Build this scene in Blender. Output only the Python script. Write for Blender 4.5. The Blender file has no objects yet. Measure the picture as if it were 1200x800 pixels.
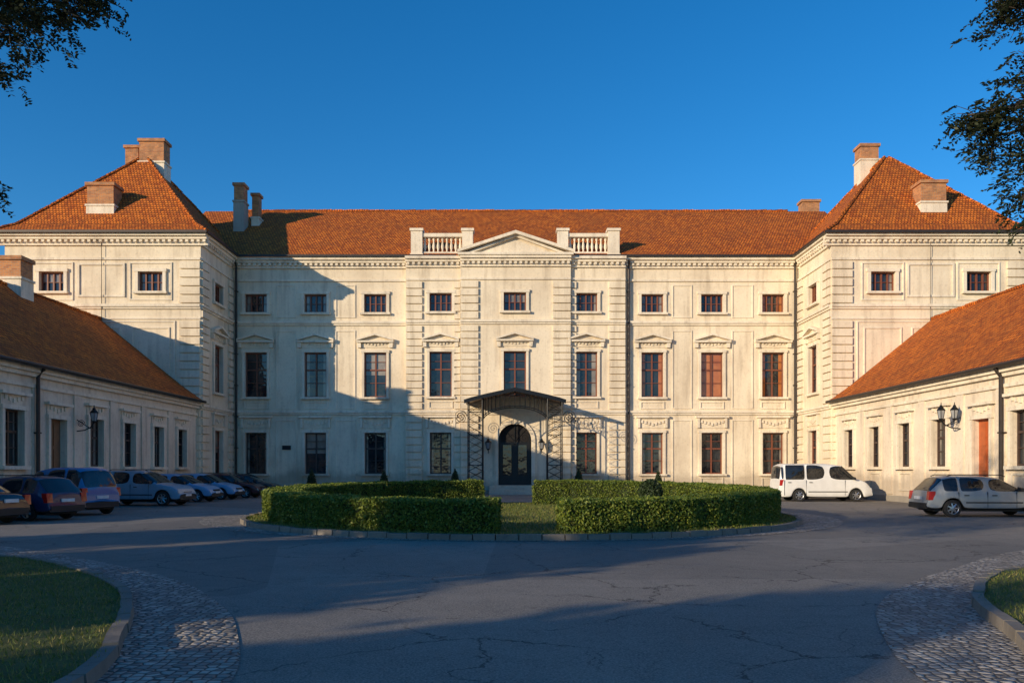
import bpy, bmesh, math, random
import numpy as np
from mathutils import Vector, Matrix
random.seed(7); rng=np.random.default_rng(7)
scene=bpy.context.scene
COL=scene.collection
# ------------------------------------------------------------ materials
def new_mat(name):
    m=bpy.data.materials.new(name); m.use_nodes=True
    nt=m.node_tree; b=nt.nodes["Principled BSDF"]
    return m,nt,b
def N(nt,t,**kw):
    n=nt.nodes.new(t)
    for k,v in kw.items(): setattr(n,k,v)
    return n
def ramp(nt,src,stops):
    r=N(nt,'ShaderNodeValToRGB'); e=r.color_ramp.elements
    while len(e)>1: e.remove(e[0])
    e[0].position=stops[0][0]; e[0].color=tuple(stops[0][1])+(1,)
    for p,c in stops[1:]:
        x=e.new(p); x.color=tuple(c)+(1,)
    nt.links.new(src,r.inputs[0]); return r.outputs[0]
def noise(nt,co,scale,detail=6,rough=.6,mscale=None,dist=0):
    n=N(nt,'ShaderNodeTexNoise'); n.inputs['Scale'].default_value=scale
    n.inputs['Detail'].default_value=detail; n.inputs['Roughness'].default_value=rough
    n.inputs['Distortion'].default_value=dist
    if mscale:
        mp=N(nt,'ShaderNodeMapping'); mp.inputs['Scale'].default_value=mscale
        nt.links.new(co,mp.inputs[0]); co=mp.outputs[0]
    nt.links.new(co,n.inputs['Vector']); return n.outputs['Fac']
def mix(nt,fac,a,b,mode='MIX'):
    m=N(nt,'ShaderNodeMix',data_type='RGBA',blend_type=mode)
    for s,v in ((0,fac),(6,a),(7,b)):
        if hasattr(v,'is_output'): nt.links.new(v,m.inputs[s])
        elif isinstance(v,(int,float)): m.inputs[s].default_value=v
        else: m.inputs[s].default_value=tuple(v)+(1,)
    return m.outputs[2]
def bump(nt,b,h,strength=.4,dist=.02):
    n=N(nt,'ShaderNodeBump'); n.inputs['Strength'].default_value=strength; n.inputs['Distance'].default_value=dist
    nt.links.new(h,n.inputs['Height']); nt.links.new(n.outputs[0],b.inputs['Normal'])
def objco(nt): return N(nt,'ShaderNodeTexCoord').outputs['Object']
def uvco(nt): return N(nt,'ShaderNodeTexCoord').outputs['UV']
def simple(name,col,rough=.6,metal=0,var=.15,scale=6,coat=0):
    m,nt,b=new_mat(name); co=objco(nt)
    f=noise(nt,co,scale)
    c0=[max(0,c*(1-var)) for c in col]; c1=[c*(1+var) for c in col]
    nt.links.new(ramp(nt,f,[(.3,c0),(.7,c1)]),b.inputs['Base Color'])
    b.inputs['Roughness'].default_value=rough; b.inputs['Metallic'].default_value=metal
    b.inputs['Coat Weight'].default_value=coat
    return m
def plaster(name,base,dirt,amt=1.0):
    m,nt,b=new_mat(name); co=objco(nt)
    big=noise(nt,co,.35,8,.65); streak=noise(nt,co,1.0,6,.65,(2.2,2.2,.22)); fine=noise(nt,co,7,6,.7)
    c=mix(nt,ramp(nt,big,[(.42,(0,0,0)),(.75,(.6*amt,)*3)]),base,dirt)
    c=mix(nt,ramp(nt,streak,[(.50,(0,0,0)),(.80,(.75*amt,)*3)]),c,[d*.7 for d in dirt])
    c=mix(nt,ramp(nt,fine,[(.53,(0,0,0)),(.76,(.5*amt,)*3)]),c,[d*.75 for d in dirt])
    # damp darker foot of the wall
    s=N(nt,'ShaderNodeSeparateXYZ'); nt.links.new(co,s.inputs[0])
    ad=N(nt,'ShaderNodeMath',operation='MULTIPLY_ADD'); nt.links.new(big,ad.inputs[0]); ad.inputs[1].default_value=-2.2
    nt.links.new(s.outputs[2],ad.inputs[2])
    c=mix(nt,ramp(nt,ad.outputs[0],[(0,(.5,)*3),(.5,(0,0,0))]),c,[d*.6 for d in dirt])
    nt.links.new(c,b.inputs['Base Color']); b.inputs['Roughness'].default_value=.9
    bump(nt,b,fine,.4,.03); return m
M={}
M['wall']=plaster('plaster_cream',(.83,.72,.545),(.50,.39,.27),.95)
M['wall2']=plaster('plaster_wing',(.81,.70,.55),(.48,.38,.28),1.1)
M['trim']=plaster('plaster_trim',(.86,.76,.60),(.48,.39,.29),1.0)
M['stone']=plaster('stone_sill',(.47,.42,.35),(.27,.24,.20),1.0)
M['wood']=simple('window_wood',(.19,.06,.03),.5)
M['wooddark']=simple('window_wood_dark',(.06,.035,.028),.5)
M['doororange']=simple('door_orange_wood',(.46,.11,.03),.45)
M['doorbrown']=simple('door_brown_wood',(.20,.10,.05),.5)
M['iron']=simple('wrought_iron',(.02,.022,.025),.45,.6)
M['gutter']=simple('gutter_metal',(.055,.045,.04),.5,.5)
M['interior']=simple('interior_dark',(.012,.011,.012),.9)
def glassmat(name,c0,c1):
    m,nt,b=new_mat(name); f=noise(nt,objco(nt),.9,3)
    nt.links.new(ramp(nt,f,[(.35,c0),(.65,c1)]),b.inputs['Base Color'])
    b.inputs['Roughness'].default_value=.04; b.inputs['IOR'].default_value=1.6
    n2=noise(nt,objco(nt),1.6,2); bump(nt,b,n2,.25,.05); return m
M['glass']=glassmat('window_glass',(.010,.012,.016),(.035,.04,.045))
M['curtain']=glassmat('curtained_glass',(.16,.14,.12),(.34,.30,.25))
M['warmcurtain']=glassmat('ochre_curtained_glass',(.34,.10,.03),(.48,.17,.05))
# roof tiles
def rooftile():
    m,nt,b=new_mat('roof_tiles'); uv=uvco(nt)
    br=N(nt,'ShaderNodeTexBrick'); nt.links.new(uv,br.inputs['Vector'])
    br.inputs['Scale'].default_value=1; br.inputs['Brick Width'].default_value=.2; br.inputs['Row Height'].default_value=.24
    br.inputs['Mortar Size'].default_value=.026; br.inputs['Mortar Smooth'].default_value=.4; br.inputs['Bias'].default_value=-.15
    br.inputs['Color1'].default_value=(.86,.235,.03,1); br.inputs['Color2'].default_value=(.40,.08,.016,1)
    br.inputs['Mortar'].default_value=(.08,.024,.01,1)
    o=objco(nt); g=noise(nt,o,.5,8,.78); g2=noise(nt,o,4.0,6,.85)
    c=mix(nt,ramp(nt,g,[(.45,(0,0,0)),(.70,(.7,)*3)]),br.outputs[0],(.24,.075,.024))
    c=mix(nt,ramp(nt,g2,[(.54,(0,0,0)),(.66,(.8,)*3)]),c,(.11,.05,.022))
    nt.links.new(c,b.inputs['Base Color']); b.inputs['Roughness'].default_value=.9; b.inputs['Specular IOR Level'].default_value=.25
    ad=N(nt,'ShaderNodeMath',operation='MULTIPLY'); nt.links.new(br.outputs['Fac'],ad.inputs[0]); ad.inputs[1].default_value=-1
    a2=N(nt,'ShaderNodeMath',operation='ADD'); nt.links.new(ad.outputs[0],a2.inputs[0]); nt.links.new(g2,a2.inputs[1])
    bump(nt,b,a2.outputs[0],.9,.07); return m
M['roof']=rooftile()
def brick():
    m,nt,b=new_mat('chimney_brick'); uv=uvco(nt)
    br=N(nt,'ShaderNodeTexBrick'); nt.links.new(uv,br.inputs['Vector'])
    br.inputs['Scale'].default_value=1; br.inputs['Brick Width'].default_value=.28; br.inputs['Row Height'].default_value=.09
    br.inputs['Mortar Size'].default_value=.01
    br.inputs['Color1'].default_value=(.62,.25,.08,1); br.inputs['Color2'].default_value=(.40,.14,.05,1); br.inputs['Mortar'].default_value=(.35,.28,.2,1)
    g=noise(nt,objco(nt),2.5); nt.links.new(mix(nt,ramp(nt,g,[(.48,(0,0,0)),(.75,(.7,)*3)]),br.outputs[0],(.16,.10,.06)),b.inputs['Base Color'])
    b.inputs['Roughness'].default_value=.9; bump(nt,b,br.outputs['Fac'],.4,-.01); return m
M['brick']=brick()
def asphalt():
    m,nt,b=new_mat('asphalt'); o=objco(nt)
    big=noise(nt,o,.22,8,.65); med=noise(nt,o,2.2,8,.75); fine=noise(nt,o,45,4,.85)
    c=ramp(nt,big,[(.3,(.14,.13,.118)),(.5,(.195,.178,.157)),(.7,(.27,.24,.205))])
    c=mix(nt,ramp(nt,med,[(.48,(0,0,0)),(.72,(.65,)*3)]),c,(.105,.10,.092))
    c=mix(nt,ramp(nt,fine,[(.45,(0,0,0)),(.68,(.85,)*3)]),c,(.44,.40,.34))
    c=mix(nt,ramp(nt,fine,[(.30,(.75,)*3),(.44,(0,0,0))]),c,(.05,.048,.045))
    pv=N(nt,'ShaderNodeTexVoronoi'); pv.inputs['Scale'].default_value=.14; nt.links.new(o,pv.inputs['Vector'])
    bw=N(nt,'ShaderNodeRGBToBW'); nt.links.new(pv.outputs['Color'],bw.inputs[0])
    c=mix(nt,ramp(nt,bw.outputs[0],[(.3,(.3,)*3),(.34,(0,0,0))]),c,(.10,.095,.09))
    def cracks(scale,warp,w,lo,hi,ms,s):
        v=N(nt,'ShaderNodeTexVoronoi',feature='DISTANCE_TO_EDGE'); v.inputs['Scale'].default_value=scale
        dn=N(nt,'ShaderNodeTexNoise'); dn.inputs['Scale'].default_value=1.4; dn.inputs['Detail'].default_value=10; dn.inputs['Roughness'].default_value=.65; nt.links.new(o,dn.inputs[0])
        sc=N(nt,'ShaderNodeVectorMath',operation='SCALE'); sc.inputs['Scale'].default_value=warp; nt.links.new(dn.outputs['Color'],sc.inputs[0])
        ad=N(nt,'ShaderNodeVectorMath',operation='ADD'); nt.links.new(o,ad.inputs[0]); nt.links.new(sc.outputs[0],ad.inputs[1])
        nt.links.new(ad.outputs[0],v.inputs['Vector'])
        cr=ramp(nt,v.outputs['Distance'],[(0,(s,)*3),(w*.5,(s*.7,)*3),(w,(0,0,0))])
        msk=noise(nt,o,ms,5); return mix(nt,ramp(nt,msk,[(lo,(0,0,0)),(hi,(1,1,1))]),(0,0,0),cr)
    c=mix(nt,cracks(.36,.9,.007,.40,.52,.5,.95),c,(.035,.032,.03))
    c=mix(nt,cracks(1.5,.5,.012,.52,.6,.4,.8),c,(.045,.042,.04))
    nt.links.new(c,b.inputs['Base Color']); b.inputs['Roughness'].default_value=.85
    b.inputs['Specular IOR Level'].default_value=.25
    bump(nt,b,fine,.6,.015); return m
M['asphalt']=asphalt()
def cobble():
    m,nt,b=new_mat('cobblestones'); o=objco(nt)
    v=N(nt,'ShaderNodeTexVoronoi',feature='DISTANCE_TO_EDGE'); v.inputs['Scale'].default_value=10; v.inputs['Randomness'].default_value=.6
    v2=N(nt,'ShaderNodeTexVoronoi'); v2.inputs['Scale'].default_value=10; v2.inputs['Randomness'].default_value=.6
    nt.links.new(o,v.inputs['Vector']); nt.links.new(o,v2.inputs['Vector'])
    bw=N(nt,'ShaderNodeRGBToBW'); nt.links.new(v2.outputs['Color'],bw.inputs[0])
    c=ramp(nt,bw.outputs[0],[(.2,(.20,.185,.165)),(.5,(.34,.31,.27)),(.85,(.52,.47,.40))])
    f=noise(nt,o,.8,5); c=mix(nt,ramp(nt,f,[(.45,(0,0,0)),(.7,(.5,)*3)]),c,(.17,.155,.13))
    e=ramp(nt,v.outputs['Distance'],[(.02,(1,1,1)),(.13,(0,0,0))])
    c=mix(nt,e,c,(.035,.03,.025))
    nt.links.new(c,b.inputs['Base Color']); b.inputs['Roughness'].default_value=.7
    h=ramp(nt,v.outputs['Distance'],[(0,(0,0,0)),(.25,(.8,)*3),(.5,(1,1,1))])
    bump(nt,b,h,1.0,.03); return m
M['cobble']=cobble()
def grassm(name,a,b_,c_):
    m,nt,b=new_mat(name); o=objco(nt)
    f=noise(nt,o,1.2,8,.7); g=noise(nt,o,40,3,.8)
    c=ramp(nt,f,[(.35,a),(.55,b_),(.75,c_)])
    c=mix(nt,ramp(nt,g,[(.4,(0,0,0)),(.8,(.6,)*3)]),c,[x*.4 for x in a])
    nt.links.new(c,b.inputs['Base Color']); b.inputs['Roughness'].default_value=.95; bump(nt,b,g,.8,.05); return m
M['grass']=grassm('lawn_soil_grass',(.07,.095,.02),(.12,.14,.03),(.24,.19,.07))
M['field']=grassm('ground_field',(.06,.08,.03),(.09,.10,.04),(.13,.12,.06))
def leafm(name,cols,trans=.35,rough=.6):
    m,nt,b=new_mat(name); g=N(nt,'ShaderNodeNewGeometry')
    n=len(cols); c=ramp(nt,g.outputs['Random Per Island'],[(i/(n-1),cols[i]) for i in range(n)])
    nt.links.new(c,b.inputs['Base Color']); b.inputs['Roughness'].default_value=rough
    t=N(nt,'ShaderNodeBsdfTranslucent'); nt.links.new(c,t.inputs[0])
    ms=N(nt,'ShaderNodeMixShader'); ms.inputs[0].default_value=trans
    nt.links.new(b.outputs[0],ms.inputs[1]); nt.links.new(t.outputs[0],ms.inputs[2])
    nt.links.new(ms.outputs[0],nt.nodes['Material Output'].inputs[0]); return m
M['hedgeleaf']=leafm('hedge_leaves',[(.055,.10,.012),(.10,.155,.016),(.16,.21,.022),(.25,.27,.035)],.2)
M['yewleaf']=leafm('yew_leaves',[(.015,.03,.01),(.03,.055,.015),(.045,.07,.02)],.1)
M['treeleaf']=leafm('tree_leaves',[(.03,.05,.015),(.055,.08,.02),(.08,.11,.03)],.15)
M['darkleaf']=leafm('robinia_leaves',[(.025,.034,.014),(.04,.052,.02),(.06,.07,.03)],.15)
M['blade']=leafm('grass_blades',[(.07,.105,.018),(.12,.17,.026),(.18,.20,.035),(.32,.25,.09)],.3)
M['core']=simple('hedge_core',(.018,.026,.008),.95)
M['bark']=simple('bark',(.06,.05,.04),.95,0,.4,14)
# ------------------------------------------------------------ mesh builder
class MB:
    def __init__(s): s.v=[];s.f=[];s.m=[];s.names=[]
    def mi(s,k):
        if k not in s.names: s.names.append(k)
        return s.names.index(k)
    def poly(s,pts,k):
        b=len(s.v); s.v+= [tuple(p) for p in pts]; s.f.append(tuple(range(b,b+len(pts)))); s.m.append(s.mi(k))
    def hexa(s,p,k):
        b=len(s.v); s.v+=[tuple(q) for q in p]; i=s.mi(k)
        for f in ((0,3,2,1),(4,5,6,7),(0,1,5,4),(1,2,6,5),(2,3,7,6),(3,0,4,7)):
            s.f.append(tuple(b+x for x in f)); s.m.append(i)
    def wbox(s,x0,x1,y0,y1,z0,z1,k):
        s.hexa([(x0,y0,z0),(x1,y0,z0),(x1,y1,z0),(x0,y1,z0),(x0,y0,z1),(x1,y0,z1),(x1,y1,z1),(x0,y1,z1)],k)
    def box(s,F,u0,u1,z0,z1,n0,n1,k):
        P=F.P; s.hexa([P(u0,z0,n0),P(u1,z0,n0),P(u1,z0,n1),P(u0,z0,n1),P(u0,z1,n0),P(u1,z1,n0),P(u1,z1,n1),P(u0,z1,n1)],k)
    def prism(s,F,poly,n0,n1,k):
        s.poly([F.P(u,z,n1) for u,z in poly],k); s.poly([F.P(u,z,n0) for u,z in poly][::-1],k)
        for i in range(len(poly)):
            a=poly[i];b=poly[(i+1)%len(poly)]
            s.poly([F.P(*a,n0),F.P(*b,n0),F.P(*b,n1),F.P(*a,n1)],k)
    def tube(s,pts,rad,k,seg=7):
        i=s.mi(k); rings=[]
        pts=[Vector(p) for p in pts]
        for j,p in enumerate(pts):
            d=(pts[min(j+1,len(pts)-1)]-pts[max(j-1,0)]).normalized()
            a=d.cross(Vector((0,0,1))) 
            if a.length<.05: a=d.cross(Vector((1,0,0)))
            a.normalize(); c=d.cross(a)
            r=rad[j] if hasattr(rad,'__len__') else rad
            b=len(s.v); rings.append(b)
            for q in range(seg):
                t=2*math.pi*q/seg; s.v.append(tuple(p+a*math.cos(t)*r+c*math.sin(t)*r))
        for j in range(len(rings)-1):
            for q in range(seg):
                s.f.append((rings[j]+q,rings[j]+(q+1)%seg,rings[j+1]+(q+1)%seg,rings[j+1]+q)); s.m.append(i)
        s.f.append(tuple(rings[0]+q for q in range(seg))[::-1]); s.m.append(i)
        s.f.append(tuple(rings[-1]+q for q in range(seg))); s.m.append(i)
    def lathe(s,c,prof,k,seg=16,axis=None):
        A,B,H=axis or (Vector((1,0,0)),Vector((0,1,0)),Vector((0,0,1))); c=Vector(c); i=s.mi(k); rs=[]
        for r,h in prof:
            rs.append(len(s.v))
            for q in range(seg):
                t=2*math.pi*q/seg; s.v.append(tuple(c+A*math.cos(t)*r+B*math.sin(t)*r+H*h))
        for j in range(len(rs)-1):
            for q in range(seg):
                s.f.append((rs[j]+q,rs[j]+(q+1)%seg,rs[j+1]+(q+1)%seg,rs[j+1]+q)); s.m.append(i)
    def obj(s,name,parent=None,smooth=False,uv=True):
        me=bpy.data.meshes.new(name); me.from_pydata(s.v,[],s.f)
        for k in s.names: me.materials.append(M[k] if isinstance(k,str) else k)
        me.polygons.foreach_set('material_index',s.m)
        if smooth: me.polygons.foreach_set('use_smooth',[True]*len(s.f))
        if uv:
            l=me.uv_layers.new(name='UVMap')
            for p in me.polygons:
                n=p.normal; t=Vector((-n.y,n.x,0))
                if t.length<.01: t=Vector((1,0,0))
                t.normalize(); w=n.cross(t)
                for li in p.loop_indices:
                    q=me.vertices[me.loops[li].vertex_index].co; l.data[li].uv=(q.dot(t),q.dot(w))
        me.update(); o=bpy.data.objects.new(name,me); COL.objects.link(o)
        if parent: o.parent=parent
        return o
def empty(name,loc=(0,0,0),rz=0):
    e=bpy.data.objects.new(name,None); e.location=loc; e.rotation_euler=(0,0,rz); COL.objects.link(e); return e
class Fr:
    def __init__(s,o,U,Nn): s.o=Vector(o);s.U=Vector(U);s.N=Vector(Nn)
    def P(s,u,z,n): return s.o+s.U*u+s.N*n+Vector((0,0,z))
def quads(name,C,A,B,mat,parent=None,tri=False):
    n=len(C); k=3 if tri else 4
    V=np.empty((n,k,3))
    if tri: V[:,0]=C-A; V[:,1]=C+A; V[:,2]=C+B
    else: V[:,0]=C-A; V[:,1]=C-B; V[:,2]=C+A; V[:,3]=C+B
    me=bpy.data.meshes.new(name); me.vertices.add(n*k); me.vertices.foreach_set('co',V.reshape(-1))
    me.loops.add(n*k); me.loops.foreach_set('vertex_index',np.arange(n*k,dtype=np.int32))
    me.polygons.add(n); me.polygons.foreach_set('loop_start',np.arange(0,n*k,k,dtype=np.int32))
    me.materials.append(mat); me.update(calc_edges=True)
    o=bpy.data.objects.new(name,me); COL.objects.link(o)
    if parent: o.parent=parent
    return o
def rand_leaves(n,size,ratio=.5):
    a=rng.normal(size=(n,3)); a/=np.linalg.norm(a,axis=1)[:,None]
    b=np.cross(a,rng.normal(size=(n,3))); b/=np.linalg.norm(b,axis=1)[:,None]
    s=size*rng.uniform(.6,1.3,(n,1)); return a*s,b*s*ratio
# ------------------------------------------------------------ facade tools
def wall(mb,F,u0,u1,z0,z1,n,holes,k,depth=.3):
    us=sorted({u0,u1,*[h[0] for h in holes],*[h[1] for h in holes]}); zs=sorted({z0,z1,*[h[2] for h in holes],*[h[3] for h in holes]})
    for i in range(len(us)-1):
        for j in range(len(zs)-1):
            uc=(us[i]+us[i+1])/2; zc=(zs[j]+zs[j+1])/2
            if any(h[0]<uc<h[1] and h[2]<zc<h[3] for h in holes): continue
            mb.poly([F.P(us[i],zs[j],n),F.P(us[i+1],zs[j],n),F.P(us[i+1],zs[j+1],n),F.P(us[i],zs[j+1],n)],k)
    for a,b,c,d in holes:
        m=n-depth
        mb.poly([F.P(a,c,n),F.P(a,d,n),F.P(a,d,m),F.P(a,c,m)],k); mb.poly([F.P(b,c,n),F.P(b,d,n),F.P(b,d,m),F.P(b,c,m)],k)
        mb.poly([F.P(a,d,n),F.P(b,d,n),F.P(b,d,m),F.P(a,d,m)],k); mb.poly([F.P(a,c,n),F.P(b,c,n),F.P(b,c,m),F.P(a,c,m)],k)
def window(mw,F,a,b,c,d,n,rows,wood='wood',cols=2,curt=None,cf=.45):
    m=n-.2; mw.poly([F.P(a,c,m-.06),F.P(b,c,m-.06),F.P(b,d,m-.06),F.P(a,d,m-.06)],'glass')
    r=random.random()
    kk=curt or 'curtain'
    W=b-a
    if curt or r<.35:
        f=cf if curt else random.uniform(.12,.26)
        for x0,x1 in ((a,a+W*f),(b-W*f,b)):
            mw.poly([F.P(x0,c,m-.055),F.P(x1,c,m-.055),F.P(x1,d,m-.055),F.P(x0,d,m-.055)],kk)
    elif r<.5:
        mw.poly([F.P(a,d-(d-c)*.5,m-.055),F.P(b,d-(d-c)*.5,m-.055),F.P(b,d,m-.055),F.P(a,d,m-.055)],kk)
    t=.085
    mw.box(F,a,a+t,c,d,m-.05,m+.03,wood); mw.box(F,b-t,b,c,d,m-.05,m+.03,wood)
    mw.box(F,a+t,b-t,c,c+t,m-.05,m+.028,wood); mw.box(F,a+t,b-t,d-t,d,m-.05,m+.028,wood)
    for i in range(1,cols):
        u=a+W*i/cols; mw.box(F,u-.05,u+.05,c+t,d-t,m-.05,m+.035,wood)
    H=d-c-2*t
    for z,th in rows:
        zz=c+t+H*z; mw.box(F,a+t+.001,b-t-.001,zz-th/2,zz+th/2,m-.05,m+.022,wood)
ROW3=[(.62,.10),(.31,.035),(.81,.03)]; ROW2=[(.5,.035)]
def surround(mt,F,a,b,c,d,n,w=.17,p=.12,k='trim',sill=True):
    mt.box(F,a-w,a,c,d,n-.01,n+p,k); mt.box(F,b,b+w,c,d,n-.01,n+p,k)
    mt.box(F,a-w-.05,b+w+.05,d,d+w,n-.01,n+p+.03,k)
    if sill: mt.box(F,a-w-.08,b+w+.08,c-.14,c,n-.01,n+p+.12,k)
def panel(mt,F,a,b,c,d,n,w=.08,p=.065,k='trim'):
    mt.box(F,a,a+w,c,d,n-.01,n+p,k); mt.box(F,b-w,b,c,d,n-.01,n+p,k)
    mt.box(F,a+w,b-w,c,c+w,n-.01,n+p-.003,k); mt.box(F,a+w,b-w,d-w,d,n-.01,n+p-.003,k)
def rustic(mt,F,a,b,c,d,n,h=.50,p=.13,k='wall'):
    m=max(1,round((d-c)/h)); h=(d-c)/m
    for i in range(m): mt.box(F,a,b,c+i*h+.045,c+(i+1)*h-.045,n-.01,n+p,k)
def string(mt,F,a,b,z,n,h=.30,p=.20):
    mt.box(F,a,b,z,z+h*.45,n-.01,n+p*.55,'trim'); mt.box(F,a,b,z+h*.45,z+h,n-.01,n+p,'trim')
def cornice(mt,F,a,b,n,z=15.85,dent=True):
    mt.box(F,a,b,z,z+.16,n-.01,n+.14,'trim'); mt.box(F,a,b,z+.34,z+.52,n-.01,n+.36,'trim')
    mt.box(F,a,b,z+.16,z+.34,n-.01,n+.16,'trim'); mt.box(F,a,b,z+.52,z+.70,n-.01,n+.52,'trim')
    if dent:
        m=int((b-a)/.36)
        for i in range(m):
            u=a+(i+.5)*(b-a)/m; mt.box(F,u-.09,u+.09,z+.17,z+.335,n+.13,n+.31,'trim')
def pediment(mt,F,uc,w,z,n):
    mt.box(F,uc-w*.72,uc+w*.72,z+.34,z+.46,n-.01,n+.32,'trim')
    mt.box(F,uc-w*.6,uc+w*.6,z,z+.34,n-.01,n+.05,'wall')
    for s in (-1,1):
        mt.prism(F,[(uc+s*w*.55,z-.02),(uc+s*w*.68,z-.02),(uc+s*w*.70,z+.335),(uc+s*w*.55,z+.335)],n-.01,n+.2,'trim')
        mt.prism(F,[(uc+s*w*.72,z+.462),(uc+s*w*.72,z+.59),(uc,z+.99),(uc,z+.84)],n-.01,n+.34,'trim')
    mt.prism(F,[(uc-w*.6,z+.463),(uc+w*.6,z+.463),(uc,z+.83)],n-.01,n+.06,'wall')
    for i in range(7):
        t=(i-3)/3; u=uc+t*w*.4; zz=z+.12+.10*abs(t)
        mt.box(F,u-.06,u+.06,zz,zz+.12,n+.05,n+.12,'trim')
def gheader(mt,F,uc,w,z,n):
    mt.box(F,uc-w*.66,uc+w*.66,z+.72,z+.86,n-.01,n+.26,'trim')
    mt.box(F,uc-w*.6,uc+w*.6,z,z+.72,n-.01,n+.05,'wall')
    for i in range(7):
        t=(i-3)/3; u=uc+t*w*.42; zz=z+.16+.2*abs(t)
        mt.box(F,u-.07,u+.07,zz,zz+.2,n+.05,n+.13,'trim')
    for s in (-1,1): mt.box(F,uc+s*w*.55-.08,uc+s*w*.55+.08,z+.02,z+.715,n+.03,n+.17,'trim')
def pipe(mb,F,u,z0,z1,n):
    mb.tube([F.P(u,z1,n+.45),F.P(u,z1-.35,n+.2),F.P(u,z0,n+.2)],.08,'gutter',8)
    z=z0+1
    while z<z1-1: mb.box(F,u-.1,u+.1,z,z+.06,n-.0,n+.29,'gutter'); z+=2.2
def lamp(m,c,sc=1):
    c=Vector(c)
    m.lathe(c,[(.03*sc,-.06*sc),(.09*sc,0),(.11*sc,.04*sc)],'iron',6)
    m.lathe(c,[(.10*sc,.04*sc),(.17*sc,.40*sc)],'lampglass',6)
    m.lathe(c,[(.20*sc,.40*sc),(.20*sc,.43*sc),(.08*sc,.56*sc),(.07*sc,.62*sc),(.02*sc,.66*sc),(.02*sc,.76*sc),(0,.76*sc)],'iron',6)
    for k in range(6):
        a=math.pi*2*k/6; A=Vector((math.cos(a),math.sin(a),0))*sc; m.tube([c+A*.11+Vector((0,0,.04*sc)),c+A*.18+Vector((0,0,.40*sc))],.012,'iron',4)
M['lampglass']=glassmat('lantern_glass',(.25,.26,.27),(.4,.4,.4))
# ------------------------------------------------------------ PALACE
palace=empty('baroque_palace')
YM=56.2; YP=50.4; XL=-19.7; XR=20.2; S=16.6; XC=.25
Fm=Fr((0,YM,0),(1,0,0),(0,-1,0)); Fp=Fr((0,YP,0),(1,0,0),(0,-1,0))
FsL=Fr((XL,0,0),(0,1,0),(1,0,0)); FsR=Fr((XR,0,0),(0,1,0),(-1,0,0))
wl=MB(); tr=MB(); wn=MB(); mt_=MB()
segs=[(XL,-7.45,0),(-7.45,-3.6,.35),(-3.6,4.1,.6),(4.1,7.95,.35),(7.95,XR,0)]
cols=[-18.05,-13.85,-9.64,-5.0,.2,5.2,9.9,14.1,18.4]
ww=.75
for si,(a,b,n) in enumerate(segs):
    holes=[]
    for c in cols:
        if a<c<b:
            if c!=.2: holes.append((c-ww,c+ww,1.4,4.3))
            else: holes.append((c-1.15,c+1.15,.62,4.9))
            holes+= [(c-.78,c+.78,6.8,9.95),(c-.78,c+.78,12.75,14.05)]
    wall(wl,Fm,a,b,0,16.3,n,holes,'wall')
    for h in holes:
        c=(h[0]+h[1])/2
        if h[2]==1.4:
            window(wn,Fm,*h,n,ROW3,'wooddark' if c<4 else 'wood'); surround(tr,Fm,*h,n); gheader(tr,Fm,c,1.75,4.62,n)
            panel(tr,Fm,c-.8,c+.8,.35,1.15,n)
        elif h[2]==6.8:
            window(wn,Fm,*h,n,ROW3,curt='warmcurtain' if c>9 else None,cf=.45 if 13<c<15 else .2); surround(tr,Fm,*h,n); pediment(tr,Fm,c,1.8,10.3,n)
            panel(tr,Fm,c-.85,c+.85,5.98,6.5,n)
        elif h[2]==12.75:
            window(wn,Fm,*h,n,ROW2,cols=4,curt='warmcurtain' if c>17 else None,cf=.3); surround(tr,Fm,*h,n,.2)
    string(tr,Fm,a,b,11.85,n); string(tr,Fm,a,b,5.55,n)
    tr.box(Fm,a,b,0,.28,n-.01,n+.16,'stone')
    tr.box(Fm,a,b,14.95,15.1,n-.01,n+.10,'trim')
    cornice(tr,Fm,a,b,n)
for u,n0,n1,s in ((-7.45,0,.35,-1),(-3.6,.35,.6,-1),(4.1,.35,.6,1),(7.95,0,.35,1)):
    wl.poly([Fm.P(u,0,n0),Fm.P(u,0,n1),Fm.P(u,16.3,n1),Fm.P(u,16.3,n0)],'wall')
def midpanels(a,b,n):
    for z0,z1 in ((.5,5.2),(6.0,11.5),(12.4,14.7)): panel(tr,Fm,a,b,z0,z1,n,.07,.055)
for i in range(len(cols)-1):
    c0,c1=cols[i],cols[i+1]
    if (c0<-9 and c1<-9) or c0>9: midpanels(c0+1.4,c1-1.4,0)
for a,b,n in ((-7.43,-6.3,.35),(-3.58,-2.35,.6),(2.85,4.08,.6),(6.8,7.93,.35)):
    for z0,z1 in ((.3,5.5),(5.9,11.8),(12.2,14.9)): rustic(tr,Fm,a,b,z0,z1,n)
for a,b in ((-4.05,-3.63),(4.13,4.5)):
    for z0,z1 in ((.3,5.5),(5.9,11.8),(12.2,14.9)): rustic(tr,Fm,a,b,z0,z1,.35)
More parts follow.
